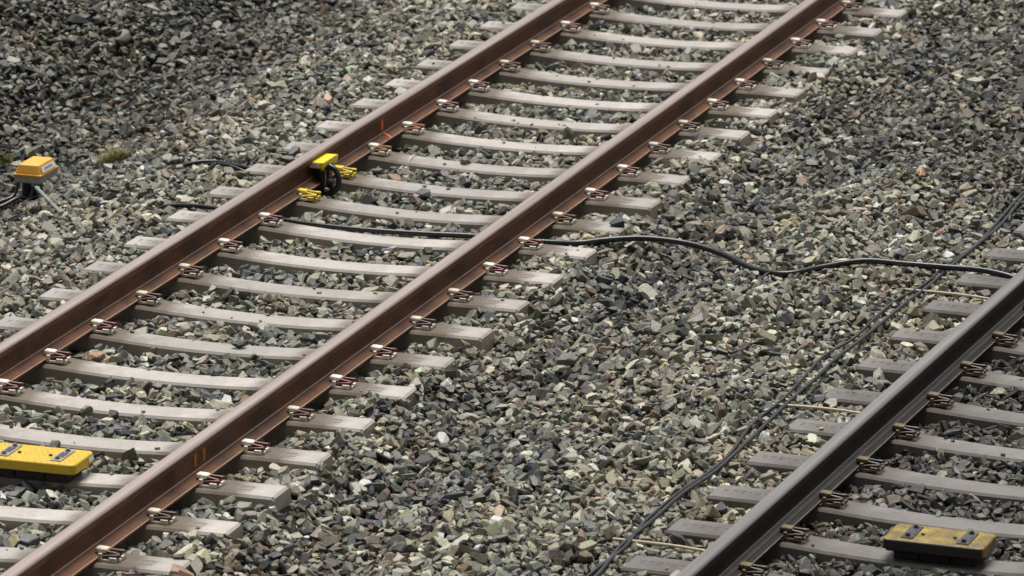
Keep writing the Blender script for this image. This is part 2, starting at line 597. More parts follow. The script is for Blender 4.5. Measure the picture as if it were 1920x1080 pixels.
# paint marks on the rails
m1 = MB()
for z0, z1, x0, x1 in ((0.050, 0.112, 0.0098, 0.0098),):
    m1.box((0.0102, 5.72, 0.082), (0.003, 0.040, 0.068), 0.0, 0)
m1.add([(0.0215, 5.705, 0.0343), (0.0215, 5.73, 0.0343), (0.046, 5.73, 0.0245), (0.046, 5.705, 0.0245)], [[3, 2, 1, 0]])
m1.add([(0.046, 5.705, 0.0245), (0.046, 5.73, 0.0245), (0.0738, 5.715, 0.0152), (0.0738, 5.69, 0.0152)], [[3, 2, 1, 0]])
pm = m1.build("paint_mark", M_MARK_O, rail_left)
tag(pm, "bright orange paint stroke down the web and across the foot")
for yy, h in ((-1.115, 0.062), (-1.005, 0.072)):
    m1 = MB()
    m1.add([(0.0107, yy - 0.022, 0.115), (0.0107, yy + 0.022, 0.115), (0.0103, yy + 0.019, 0.09), (0.0103, yy + 0.016, 0.06),
            (0.0125, yy + 0.004, 0.046), (0.0125, yy - 0.006, 0.046), (0.0103, yy - 0.014, 0.06), (0.0103, yy - 0.018, 0.09)],
           [[7, 6, 5, 4, 3, 2, 1, 0]])
    pm = m1.build("paint_mark", M_MARK_R, rail_right)
    tag(pm, "faded orange streak down the web")
# rolled relief marks on the web of the first rail (worn, unreadable)
rl = random.Random(3)
for y0, n in ((-0.05, 9), (1.35, 8), (2.95, 7)):
    m1 = MB()
    yy = y0
    for k in range(n):
        w = rl.uniform(0.008, 0.022)
        m1.box((0.0098, yy + w / 2, 0.082 + rl.uniform(-0.003, 0.003)), (0.003, w, rl.uniform(0.010, 0.022)), 0.001, 0, 1)
        yy += w + rl.uniform(0.003, 0.006)
    m1.build("roll_mark", M_RUST, rail_left)

# ------------------------------------------------------------------ sleepers with their fasteners
LC = {0: (-0.006, -0.020), 1: (-0.001, 0.583), 2: (0.001, 1.197), 3: (-0.002, 1.811), 4: (-0.001, 2.415), 5: (0.009, 2.995), 6: (0.005, 3.616),
      7: (0.0, 4.219), 8: (0.009, 4.808), 9: (0.008, 5.399), 10: (0.009, 5.982), 11: (-0.001, 6.61), 12: (0.012, 7.19), 13: (0.016, 7.784),
      14: (0.011, 8.394), 15: (0.014, 9.009), 16: (0.0, 9.62)}
RC = {-4: (1.517, -2.41), -3: (1.518, -1.796), -2: (1.513, -1.183), -1: (1.514, -0.599), 0: (1.509, 0.017), 1: (1.504, 0.618), 2: (1.505, 1.213),
      3: (1.51, 1.811), 4: (1.509, 2.406), 5: (1.511, 2.988), 6: (1.512, 3.579), 7: (1.507, 4.176), 8: (1.505, 4.769), 9: (1.512, 5.372),
      10: (1.509, 5.978), 11: (1.51, 6.577), 12: (1.519, 7.184), 13: (1.515, 7.775), 14: (1.52, 8.388), 15: (1.515, 9.034), 16: (1.524, 9.638),
      17: (1.526, 10.258)}


def sleeper_top(x):
    ax = abs(x)
    return -0.034 * (1.0 - min(ax / 0.70, 1.0) ** 2)


def sleeper_mesh():
    mb = MB()
    X = [-1.228, -1.216, -1.1, -0.95, -0.85, -0.7535, -0.62] + [round(-0.55 + 0.1 * k, 3) for k in range(12)] + [0.62, 0.7535, 0.85, 0.95, 1.1, 1.204, 1.216]
    rings = []
    for i, x in enumerate(X):
        zt = sleeper_top(x)
        w = 0.102 - 0.012 * (1.0 - min(abs(x) / 0.70, 1.0) ** 2)
        wb = w + 0.045
        e = 0.010 if i in (0, len(X) - 1) else 0.0
        sx = 0.0
        ring = [(x, -wb, -0.205), (x, -w - 0.004 + e * 0.5, zt - 0.012 - e), (x, -w + 0.008 + e, zt - e), (x, w - 0.008 - e, zt - e), (x, w + 0.004 - e * 0.5, zt - 0.012 - e), (x, wb, -0.205)]
        # ends rake outwards towards the base
        if i in (0, len(X) - 1):
            s = -1 if i == 0 else 1
            ring = [(px + s * (0.03 if pz < -0.1 else 0.0), py, pz) for px, py, pz in ring]
        rings.append(ring)
    n = 6
    mb.v = [p for r in rings for p in r]
    for i in range(len(X) - 1):
        for j in range(n):
            j2 = (j + 1) % n
            mb.f.append([i * n + j, i * n + j2, (i + 1) * n + j2, (i + 1) * n + j])
            mb.m.append(0)
            mb.s.append(False)
    mb.f.append(list(range(n))[::-1])
    mb.f.append([(len(X) - 1) * n + j for j in range(n)])
    mb.m += [0, 0]
    mb.s += [False, False]
    # moulded rectangle near one end, worn characters near the other
    cx = 1.04
    for (x0, y0, sx, sy) in ((cx, -0.028, 0.062, 0.004), (cx, 0.028, 0.062, 0.004), (cx - 0.031, 0, 0.004, 0.06), (cx + 0.031, 0, 0.004, 0.06)):
        mb.box((x0, y0, 0.0), (sx, sy, 0.003), 0, 1)
    rr = random.Random(5)
    xx = -1.175
    for k in range(6):
        w = rr.uniform(0.016, 0.030)
        mb.box((xx + w / 2, 0.022 + rr.uniform(-.004, .004), 0.0), (w, 0.005, 0.003), 0, 1)
        if k % 2 == 0:
            mb.box((xx + w / 2, -0.004, 0.0), (w * 0.8, 0.005, 0.003), 0, 1)
        xx += w + 0.014
    return mb


SLEEPER = sleeper_mesh()
sl_a = SLEEPER.build("concrete_sleeper", [M_CONC, M_MARK])
sl_b = SLEEPER.build("concrete_sleeper", [M_CONC_B, M_MARK_B])
SL_ME, SL_ME_B = sl_a.data, sl_b.data
bpy.data.objects.remove(sl_a)
bpy.data.objects.remove(sl_b)


def fastener_parts(kind):
    """rail clip assembly on the outer side of a rail; x runs away from the rail, origin on the sleeper under the rail"""
    m_ins, m_clip = {"clean": (M_CREAM, M_CLIP), "dusty": (M_CREAM_D, M_CLIP_D), "rusty": (M_CREAM, M_CLIP_O), "yellow": (M_CREAM, M_YELLOW_SPRAY), "sooty": (M_CREAM_B, M_CLIP_B)}[kind]
    sh = MB()
    sh.box((0.125, 0.0, 0.008), (0.085, 0.085, 0.016), 0.004, 0, 1)
    sh.box((0.100, 0.0, 0.022), (0.030, 0.060, 0.030), 0.005, 0, 2)
    sh.box((0.135, 0.047, 0.014), (0.060, 0.020, 0.022), 0.004, 0, 2)
    sh.box((0.135, -0.044, 0.012), (0.060, 0.014, 0.018), 0.004, 0, 2)
    o_sh = sh.build("rail_fastener", M_SHOULDER)
    si = MB()
    si.box((0.0850, 0.0, 0.016), (0.013, 0.116, 0.032), 0.004, 0, 2)
    si.box((0.0870, -0.0585, 0.0205), (0.021, 0.016, 0.041), 0.005, 0, 2)
    si.box((0.130, -0.0590, 0.0065), (0.085, 0.015, 0.013), 0.003, 0, 2)
    si.box((0.158, -0.0590, 0.0120), (0.042, 0.017, 0.024), 0.005, 0, 2)
    si.box((0.184, -0.0300, 0.0070), (0.014, 0.030, 0.013), 0.004, 0, 2)
    si.box((0.187, 0.0150, 0.0110), (0.012, 0.050, 0.021), 0.005, 0, 2)
    o_si = si.build("side_insulator", [m_ins] if kind != "yellow" else [M_CREAM, M_YELLOW_SPRAY])
    if kind == "yellow":
        for p in o_si.data.polygons:
            if p.center.x > 0.135:
                p.material_index = 1
    r = 0.0078
    cl = MB()
    path = [(0.098, -0.050, 0.022), (0.135, -0.050, 0.028), (0.160, -0.0495, 0.030), (0.178, -0.046, 0.031), (0.184, -0.0365, 0.031), (0.178, -0.027, 0.032),
            (0.160, -0.0235, 0.034), (0.115, -0.0205, 0.039), (0.078, -0.0165, 0.0415), (0.064, -0.010, 0.0415), (0.060, 0.0, 0.0415), (0.064, 0.010, 0.0415),
            (0.078, 0.0165, 0.0415), (0.115, 0.0215, 0.040), (0.160, 0.0270, 0.036), (0.178, 0.0300, 0.034), (0.186, 0.0390, 0.033), (0.178, 0.0480, 0.032),
            (0.160, 0.0510, 0.031), (0.135, 0.0520, 0.030), (0.095, 0.0520, 0.027)]
    cl.tube(path, r, 8, 0, 3)
    o_cl = cl.build("spring_clip", m_clip)
    ti = MB()
    ti.box((0.080, -0.002, 0.0435), (0.068, 0.058, 0.026), 0.011, 0, 3, rot=(0, math.radians(3), 0))
    o_ti = ti.build("toe_insulator", m_ins if kind != "yellow" else M_YELLOW_SPRAY)
    for o in (o_sh, o_si, o_cl, o_ti):
        for q in o.data.vertices:
            q.co.x = 0.052 + (q.co.x - 0.052) * 0.86
            q.co.y *= 0.86
            q.co.z *= 0.92
    for o in (o_si, o_cl, o_ti):
        o.parent = o_sh
    return o_sh


PADM = MB()
PADM.box((0, 0, 0.0035), (0.150, 0.165, 0.0066), 0, 0)
pad_o = PADM.build("rail_pad", M_PAD)
FAST = {k: fastener_parts(k) for k in ("clean", "dusty", "rusty", "yellow", "sooty")}


def add_sleeper(me, x, y, rz, fast_l, fast_r, label, group, dxl=-0.7535, dxr=0.7535, pads=(True, True)):
    s = bpy.data.objects.new("concrete_sleeper", me)
    C.objects.link(s)
    s.location = (x, y, 0)
    s.rotation_euler.z = rz
    tag(s, label, "sleeper", group)
    for dx, fk, pd in ((dxl, fast_l, pads[0]), (dxr, fast_r, pads[1])):
        if pd:
            p = copy_child(pad_o, s)
            p.location = (dx, 0, 0)
        if fk:
            f = copy_child(FAST[fk], s)
            f.location = (dx, 0, 0)
            if fk == "yellow":
                f["label"] = "rail fastener sprayed yellow"
            if fk == "rusty":
                f["label"] = "rail fastener with an orange stained clip"
    return s


ORD = {1: "first", 2: "second", 3: "third", 4: "fourth", 5: "fifth", 6: "sixth", 7: "seventh", 8: "eighth", 9: "ninth", 10: "tenth"}
SPECIAL = {
    -2: "wet grey concrete sleeper carrying the clean yellow box of the rusty track",
    2: "wet grey concrete sleeper with one dark stone lying on its middle",
    6: "wet grey concrete sleeper with the thick black cable running close behind it",
    7: "grey concrete sleeper with a yellow sprayed fastener on the near side of the sensor",
    8: "grey concrete sleeper with a yellow sprayed fastener on the far side of the sensor",
    9: "grey concrete sleeper with orange stained clip, a small stone lying on it",
    10: "grey concrete sleeper with orange stained clip just beyond the bright orange paint stroke",
}


def t1_label(k):
    if k in SPECIAL:
        return SPECIAL[k]
    if k < -2:
        return "grey concrete sleeper of the rusty track, %s nearer than the one under the yellow box" % ORD[-2 - k]
    if k < 2:
        return "grey concrete sleeper of the rusty track, %s beyond the one under the yellow box" % ORD[k + 2]
    if k < 6:
        return "grey concrete sleeper of the rusty track, %s beyond the one with the dark stone" % ORD[k - 2]
    return "grey concrete sleeper of the rusty track, %s beyond the bright orange paint stroke" % ORD[k - 9]


SLEEPERS = []     # x, y, rz for the ballast
for k in range(-6, 20):
    if k in LC:
        xl, yl = LC[k]
    else:
        xl, yl = 0.004, (RC[k][1] - 0.01 if k in RC else 0.6 * k - 0.02)
    if k in RC:
        xr, yr = RC[k]
    else:
        xr, yr = 1.52, (0.607 * k - 0.06 if k > 0 else 0.602 * k)
    rz = math.atan2(yr - yl, xr - xl) * 0.8
    x, y = (RAIL_L + RAIL_R) / 2, (yl + yr) / 2
    kind_l = "yellow" if k in (7, 8) else ("rusty" if k in (9, 10) else ("dusty" if (k * 7) % 5 in (1, 3) else "clean"))
    add_sleeper(SL_ME, x, y, rz, kind_l, "dusty" if (k * 3) % 7 in (0, 2, 5) else "clean", t1_label(k), "sleepers of the rusty track")
    SLEEPERS.append((x, y, rz))

TC = [(4.392, 2.53), (4.378, 1.919), (4.363, 1.309), (4.345, 0.711), (4.328, 0.108), (4.311, -0.49), (4.289, -1.075), (4.269, -1.679)]
SPECIAL_B = {6: "grimy grey vignette-darkened sleeper of the dark rail's track carrying the dirty yellow box",
             -2: "grimy grey vignette-darkened sleeper of the dark rail's track with the thick cable crossing its end"}
for i in range(-5, 11):
    if 0 <= i < len(TC):
        x, y = TC[i]
    else:
        y = 2.53 - 0.6 * i if i < 0 else -1.679 - 0.6 * (i - 7)
        x = 4.392 + (y - 2.53) * 0.02962
    rx = x - 0.12
    cx, cy = rx + 0.7535 * math.cos(HEAD2), y + 0.7535 * math.sin(HEAD2)
    if i in SPECIAL_B:
        lab = SPECIAL_B[i]
    elif i < -2:
        lab = "grimy grey vignette-darkened sleeper of the dark rail's track, %s beyond the thick cable" % ORD[-2 - i]
    elif i < 6:
        lab = "grimy grey vignette-darkened sleeper of the dark rail's track, %s nearer than the thick cable" % ORD[i + 2]
    else:
        lab = "grimy grey vignette-darkened sleeper of the dark rail's track, %s nearer than the dirty yellow box" % ORD[i - 6]
    add_sleeper(SL_ME_B, cx, cy, HEAD2, "sooty", "sooty", lab, "sleepers of the dark track")
    SLEEPERS.append((cx, cy, HEAD2))
for o in list(FAST.values()):
    for ch in list(o.children):
        bpy.data.objects.remove(ch)
    bpy.data.objects.remove(o)
bpy.data.objects.remove(pad_o)

# ------------------------------------------------------------------ cables, rods (paths first: the ballast makes room for them)
CABLES = []     # (path, radius) for the ballast


def bp(px, py, z):
    d = CAM_F + CAM_R * ((px - 960) / 10772.693) - CAM_U * ((py - 540) / 10772.693)
    return CAM_P + d * ((z - CAM_P[2]) / d[2])


def ground_at(x, y):
    return float(ground_z(np.array([x]), np.array([y]))[0])


big = [(-0.90, 3.93, -0.15), (-0.82, 3.945, -0.095), (-0.75, 3.955, -0.050), (-0.62, 3.955, -0.032), (-0.42, 3.91, -0.022), (-0.116, 3.84, -0.026), (0.12, 3.79, -0.026), (0.36, 3.755, -0.024),
       (0.60, 3.755, -0.024), (0.86, 3.79, -0.026), (1.12, 3.83, -0.026), (1.391, 3.83, -0.026), (1.58, 3.82, -0.030), (1.72, 3.82, -0.020), (1.84, 3.90, -0.012),
       (2.04, 3.965, 0.0), (2.285, 3.965, -0.008), (2.51, 3.86, -0.022), (2.75, 3.655, -0.035), (2.945, 3.575, -0.025), (3.098, 3.742, -0.015), (3.284, 3.90, -0.002),
       (3.514, 3.905, 0.0), (3.745, 3.912, 0.0), (3.925, 3.90, 0.004), (4.09, 3.86, -0.005), (4.31, 3.82, -0.045), (4.9, 3.80, -0.07), (5.6, 3.8, -0.12)]
mb = MB()
big = [(x, y - (0.05 if -0.05 < x < 1.4 else 0.035), z + (0.014 if x > 1.5 else 0.008)) for x, y, z in big]
mb.tube(big, [0.0125 + 0.004 * min(1, max(0, (p[0] + 0.2) / 1.6)) for p in big], 12, 0, 6)
big_o = mb.build("track_cable", M_CABLE)
tag(big_o, "thick black wet cable snaking over the gravel from the rusty track to the dark rail", "cable")
CABLES.append((big, 0.0165))
# water drops hanging under the cable
dm = MB()
rd = random.Random(11)
for (x, y, z), (x2, y2, z2), n in (((1.95, 3.93, -0.004), (2.40, 3.92, -0.014), 12), ((2.75, 3.655, -0.035), (2.96, 3.59, -0.025), 7), ((3.30, 3.90, -0.002), (3.80, 3.912, 0.0), 16)):
    for k in range(n):
        t = (k + rd.uniform(-0.3, 0.3)) / n
        bm = bmesh.new()
        bmesh.ops.create_icosphere(bm, subdivisions=1, radius=0.0042)
        dm.bm(bm, 0, True, Matrix.Translation(Vector((x + (x2 - x) * t, y + (y2 - y) * t - 0.006, z + (z2 - z) * t - 0.0195))))
dro = dm.build("water_drops", M_DROP, big_o)
dro["kind"] = "stuff"

mb = MB()
ca = [(-1.16, 4.84, -0.13), (-1.05, 4.89, -0.060), (-0.945, 4.93, -0.030), (-0.84, 4.95, -0.024), (-0.70, 4.90, -0.022), (-0.54, 4.83, -0.022), (-0.40, 4.78, -0.022), (-0.25, 4.70, -0.05), (-0.116, 4.62, -0.055), (-0.03, 4.585, -0.050)]
mb.tube(ca, 0.0140, 12, 0, 6)
ca_o = mb.build("sensor_cable", M_CABLE)
tag(ca_o, "short black cable looping over the gravel to the rail behind the yellow sensor", "cable")
CABLES.append((ca, 0.014))
mb = MB()
cb = [(-0.88, 4.93, -0.035), (-0.80, 4.905, -0.022), (-0.72, 4.87, -0.020), (-0.62, 4.82, -0.034), (-0.52, 4.77, -0.07)]
mb.tube(cb, 0.0105, 10, 0, 6)
cb_o = mb.build("sensor_cable", M_CABLE)
tag(cb_o, "thinner black cable end half buried beside the sensor cable loop", "cable")
CABLES.append((cb, 0.0105))

thin = [(3.78, 7.6, -0.03), (3.74, 6.4, -0.028), (3.70, 5.83, -0.025), (3.727, 5.07, -0.025), (3.719, 4.50, -0.025), (3.696, 4.06, -0.026), (3.69, 3.60, -0.025), (3.668, 3.20, -0.022), (3.656, 2.80, -0.02),
        (3.635, 2.40, -0.02), (3.620, 2.01, -0.02), (3.618, 1.59, -0.02), (3.606, 1.17, -0.02), (3.612, 0.67, -0.02), (3.612, 0.18, -0.02), (3.584, -0.16, -0.02), (3.548, -0.54, -0.02), (3.542, -1.04, -0.018),
        (3.540, -1.43, -0.02), (3.552, -1.85, -0.02), (3.55, -2.6, -0.02), (3.54, -3.6, -0.03)]
OFF_A = [0.0, -0.012, -0.010, -0.016, 0.006, -0.010, -0.022, -0.050, -0.046, -0.030, -0.062, -0.048, -0.030, -0.050, -0.010, -0.012, -0.010, -0.014, 0.012, -0.020, -0.03, -0.01]
OFF_B = [0.03, 0.015, 0.012, 0.014, 0.012, 0.014, 0.010, 0.014, 0.012, 0.014, 0.008, 0.012, 0.010, 0.012, 0.012, 0.010, 0.012, 0.010, -0.010, 0.012, 0.02, 0.03]
for off, rad, lab, mt in ((OFF_A, 0.0078, "thin dark cable, the wavier left strand of the pair beside the dark rail", M_CABLE_G),
                          (OFF_B, 0.0094, "thin dark cable, the straighter right strand of the pair beside the dark rail", M_CABLE_G)):
    pth = [(x + o_ + 0.022 + (0.02 if y < 0 else 0.0), y - 0.03, z + 0.012 + (0.004 if k % 3 else 0.0)) for k, ((x, y, z), o_) in enumerate(zip(thin, off))]
    mb = MB()
    mb.tube(pth, rad, 8, 0, 5)
    o = mb.build("trackside_cable", mt)
    tag(o, lab, "cable", "thin cables beside the dark rail")
    CABLES.append((pth, rad))
for (xa, ya, xb, yb), lab in (((3.60, 3.455, 4.28, 3.375), "pale wooden rod under the thin cables, just nearer than the thick cable"),
                              ((3.58, 1.075, 4.20, 1.030), "pale wooden rod under the thin cables, middle one of three"),
                              ((3.50, -1.325, 4.15, -1.405), "pale wooden rod under the thin cables, closest to the camera")):
    mb = MB()
    z = -0.008
    pth = [(xa, ya, z - 0.008), ((xa + xb) / 2, (ya + yb) / 2 + 0.004, z), (xb, yb, z - 0.012)]
    mb.tube(pth, 0.0075, 8, 0, 5)
    o = mb.build("cable_rod", M_ROD)
    tag(o, lab, "rod", "pale rods under the thin cables")
    CABLES.append((pth, 0.0075))

mb = MB()
mb.tube([(0.185, 5.47, -0.012), (0.19, 5.41, -0.008), (0.198, 5.335, -0.012), (0.20, 5.30, -0.045), (0.205, 5.27, -0.07), (0.235, 5.23, -0.055), (0.26, 5.17, -0.045), (0.30, 5.12, -0.035)], 0.0028, 6, 0, 4)
o = mb.build("string", M_STRING)
tag(o, "short white string hanging over a sleeper flank near the orange stained clips", "string")

# ------------------------------------------------------------------ wheel sensor on the first rail
ws = empty("wheel_sensor", (RAIL_L, 4.50, RZ))
tag(ws, "yellow capped black wheel sensor clamped to the rusty rail between two yellow fasteners", "sensor")
mb = MB()
mb.box((0.058, 0.095, 0.118), (0.084, 0.225, 0.036), 0.006, 0, 2)
mb.box((0.058, 0.222, 0.112), (0.070, 0.050, 0.030), 0.006, 0, 2)
mb.box((0.090, 0.010, 0.098), (0.016, 0.040, 0.020), 0.004, 0, 2)
mb.box((0.090, 0.190, 0.098), (0.016, 0.050, 0.020), 0.004, 0, 2)
cap = mb.build("sensor_cap", M_SENSOR_Y, ws)
mb = MB()
mb.box((0.048, -0.0185, 0.120), (0.052, 0.002, 0.020), 0)
lab = mb.build("label_plate", M_LABEL, cap)
mb = MB()
for k in range(5):
    mb.box((0.030 + k * 0.007, -0.0200, 0.120), (0.004, 0.0012, 0.007), 0)
mb.build("label_print", M_PRINT, cap)
mb = MB()
mb.box((0.045, 0.110, 0.065), (0.060, 0.120, 0.075), 0.006, 0, 2)
mb.box((0.086, 0.045, 0.030), (0.034, 0.095, 0.150), 0.005, 0, 2)
mb.box((0.106, 0.070, 0.050), (0.014, 0.045, 0.095), 0.004, 0, 2)
mb.box((0.080, 0.060, -0.052), (0.080, 0.120, 0.034), 0.006, 0, 2)
mb.cyl((0.122, 0.040, 0.012), 0.022, 0.030, 14, 0, (0, math.pi / 2, 0))
mb.box((0.099, 0.060, 0.106), (0.014, 0.050, 0.012), 0.004, 0, 2)
body = mb.build("sensor_body", M_BLACK, ws)
mb = MB()
mb.tube([(0.092, 0.070, 0.098), (0.115, 0.066, 0.096), (0.146, 0.060, 0.078), (0.165, 0.052, 0.046), (0.170, 0.044, 0.008), (0.160, 0.038, -0.026), (0.134, 0.034, -0.046), (0.095, 0.036, -0.050)], 0.0155, 12, 0, 6)
for t in range(0):
    pass
mb.build("cable_loop", M_CABLE, ws)
mb = MB()
mb.cyl((0.108, 0.004, -0.022), 0.013, 0.016, 6, 0, (0, math.pi / 2, 0))
mb.cyl((0.116, 0.004, -0.022), 0.007, 0.022, 10, 0, (0, math.pi / 2, 0))
mb.build("clamp_bolt", M_ZINC, ws)
mb = MB()
mb.box((0.1045, 0.006, 0.028), (0.004, 0.006, 0.060), 0.001, 0, 1)
mb.build("clamp_strip", M_ZINC, ws)
mb = MB()
mb.box((0.02, 0.095, -0.022), (0.22, 0.075, 0.018), 0.004, 0, 1)
mb.build("foot_clamp", M_SHOULDER, ws)


# ------------------------------------------------------------------ yellow boxes between the rails
def balise(x, y, rz, L, W, m_cover, m_plate, m_bolt, m_base, label, with_label):
    r = empty("track_transponder", (x, y, sleeper_top(0)), rz)
    tag(r, label, "transponder")
    zt = 0.070 - sleeper_top(0)
    th = 0.046
    mb = MB()
    bm = bmesh.new()
    # rounded slab: corners rounded in plan, then the rims
    pts = []
    rc = 0.030
    for cx, cy, a0 in ((L / 2 - rc, W / 2 - rc, 0), (-L / 2 + rc, W / 2 - rc, 90), (-L / 2 + rc, -W / 2 + rc, 180), (L / 2 - rc, -W / 2 + rc, 270)):
        for k in range(5):
            a = math.radians(a0 + 22.5 * k)
            pts.append((cx + rc * math.cos(a), cy + rc * math.sin(a)))
    lo = [bm.verts.new((px * 1.01, py * 1.015, zt - th)) for px, py in pts]
    f = bm.faces.new(lo)
    ext = bmesh.ops.extrude_face_region(bm, geom=[f])
    vs_ = [g for g in ext["geom"] if isinstance(g, bmesh.types.BMVert)]
    for v in vs_:
        v.co.z += th
        v.co.x *= 0.985
        v.co.y *= 0.975
    bmesh.ops.recalc_face_normals(bm, faces=bm.faces)
    ed = [e for e in bm.edges if all(v in vs_ for v in e.verts)]
    bmesh.ops.bevel(bm, geom=ed, offset=0.009, segments=3, profile=0.5, affect='EDGES')
    mb.bm(bm, 0, False)
    mb.build("cover", m_cover, r)
    mb = MB()
    zb = zt - th
    mb.box((0, 0, zb - 0.007), (L * 0.93, W * 0.86, 0.014), 0.003, 0, 1)
    mb.box((-L * 0.28, 0, (zb - 0.013) / 2), (L * 0.24, W * 0.66, zb - 0.013), 0.003, 0, 1)
    mb.box((L * 0.28, 0, (zb - 0.013) / 2), (L * 0.24, W * 0.66, zb - 0.013), 0.003, 0, 1)
    mb.box((0, -0.02, (zb - 0.013) / 2), (L * 0.30, W * 0.50, zb - 0.013), 0.003, 0, 1)
    mb.build("mounting_base", m_base, r)
    for s in (-1, 1):
        mb = MB()
        mb.box((s * L * 0.275, 0.0, zt + 0.003), (0.056, 0.185, 0.006), 0.002, 0, 1)
        pl = mb.build("clamp_plate", m_plate, r)
        mb = MB()
        mb.box((s * L * 0.275, 0.0, zt + 0.0068), (0.034, 0.080, 0.0015), 0.0, 0)
        mb.build("plate_recess", M_ZINC_D, pl)
        for sy in (-1, 1):
            mb = MB()
            mb.cyl((s * L * 0.275, sy * 0.066, zt + 0.0085), 0.0135, 0.005, 14)
            mb.cyl((s * L * 0.275, sy * 0.066, zt + 0.014), 0.0095, 0.010, 6)
            mb.build("bolt", m_bolt, pl)
        mb = MB()
        mb.cyl((s * (L * 0.275 - 0.055), -0.012, zt + 0.003), 0.009, 0.007, 10)
        mb.build("plug", M_BLACK, r)
    if with_label:
        mb = MB()
        mb.add([(L / 2 + 0.0030, 0.045, zt - 0.034), (L / 2 + 0.0030, 0.105, zt - 0.034), (L / 2 - 0.0008, 0.105, zt - 0.010), (L / 2 - 0.0008, 0.045, zt - 0.010)], [[0, 1, 2, 3]])
        lb = mb.build("label_plate", M_LABEL, r)
        lb.location.x = 0.003
    return r


balise(0.638, -1.205, 0.01, 0.486, 0.262, M_BAL, M_ZINC, M_BOLT, M_SHOULDER,
       "clean bright yellow box bolted over a sleeper of the rusty track", True)
balise(4.945, -1.055, HEAD2, 0.470, 0.260, M_BAL_B, M_ZINC_D, M_SHOULDER, M_PAD,
       "dirty yellow box with black grime bolted over a sleeper of the dark rail's track", False)

# ------------------------------------------------------------------ trackside junction box
jb = empty("junction_box", (-1.735, 4.415, ground_at(-1.735, 4.415) - 0.02), 0.0)
tag(jb, "orange lidded grey junction box on a black post beside the gravel slope", "junction box")
zb = -jb.location.z - 0.035     # height of the lid's lower rim above the empty
mb = MB()
mb.box((0, 0, zb + 0.006), (0.170, 0.270, 0.016), 0.004, 0, 2)
bm = bmesh.new()
bmesh.ops.create_cube(bm, size=1.0)
for v in bm.verts:
    k = (0.74, 0.80) if v.co.z > 0 else (0.95, 0.97)
    v.co = Vector((v.co.x * 0.165 * k[0], v.co.y * 0.265 * k[1], v.co.z * 0.052 + zb + 0.040))
bmesh.ops.bevel(bm, geom=list(bm.edges), offset=0.009, segments=3, profile=0.6, affect='EDGES')
mb.bm(bm)
lid = mb.build("lid", M_ORANGE, jb)
mb = MB()
mb.add([(0.0800, -0.098, zb + 0.020), (0.0800, 0.100, zb + 0.020), (0.0668, 0.088, zb + 0.054), (0.0668, -0.088, zb + 0.054)], [[0, 1, 2, 3]])
lb = mb.build("label_plate", M_LABEL, lid)
lb.location.x = 0.003
mb = MB()
for k in range(6):
    y0 = -0.055 + k * 0.019
    mb.add([(0.0752, y0, zb + 0.034), (0.0752, y0 + 0.012, zb + 0.034), (0.0712, y0 + 0.012, zb + 0.044), (0.0712, y0, zb + 0.044)], [[0, 1, 2, 3]])
lp = mb.build("label_print", M_PRINT, lid)
lp.location.x = 0.0045
mb = MB()
mb.box((0, 0, zb - 0.020), (0.160, 0.262, 0.036), 0.008, 0, 2)
mb.box((-0.075, 0.02, zb - 0.006), (0.060, 0.16, 0.022), 0.006, 0, 2)
mb.build("housing", M_GREYPL, jb)
mb = MB()
mb.cyl((-0.030, -0.03, zb / 2 - 0.05), 0.042, zb + 0.06, 14)
mb.build("post", M_BLACK, jb)
mb = MB()
mb.cyl((0.018, -0.09, zb - 0.050), 0.011, 0.030, 10)
mb.cyl((0.045, -0.03, zb - 0.050), 0.011, 0.030, 10)
mb.build("cable_gland", M_ZINC, jb)
for pts, rad in (([(0.018, -0.09, zb - 0.06), (0.010, -0.12, zb - 0.13), (-0.03, -0.18, 0.06), (-0.09, -0.30, 0.03), (-0.20, -0.42, 0.01)], 0.011),
                 ([(0.045, -0.03, zb - 0.06), (0.05, -0.06, zb - 0.12), (0.03, -0.13, 0.05), (-0.01, -0.22, 0.02), (-0.03, -0.30, -0.03)], 0.009),
                 ([(-0.06, -0.10, zb - 0.03), (-0.075, -0.13, zb - 0.10), (-0.085, -0.17, 0.05), (-0.14, -0.22, 0.03)], 0.012)):
    mb = MB()
    mb.tube(pts, rad, 8, 0, 5)
    mb.build("cable_tail", M_CABLE_G, jb)
JBP = jb.location.copy()
mb = MB()
tp = [(-1.665, 4.33, -0.075), (-1.60, 4.17, -0.10), (-1.53, 3.99, -0.135)]
p0, p1 = Vector(bp(68, 352, -0.045)), Vector(bp(104, 389, -0.030))
mb.tube([p0, (p0 + p1) / 2, p1 + (p1 - p0) * 0.3], 0.0115, 10, 0, 2, spline=False)
mb.tube([p0.lerp(p1, 0.72), p0.lerp(p1, 0.78)], 0.0145, 10, 0, 2, spline=False)
o = mb.build("plastic_tube", M_TUBE)
tag(o, "slanting pale plastic tube leaning from the gravel to the junction box", "tube")

# ------------------------------------------------------------------ grass tufts and weeds


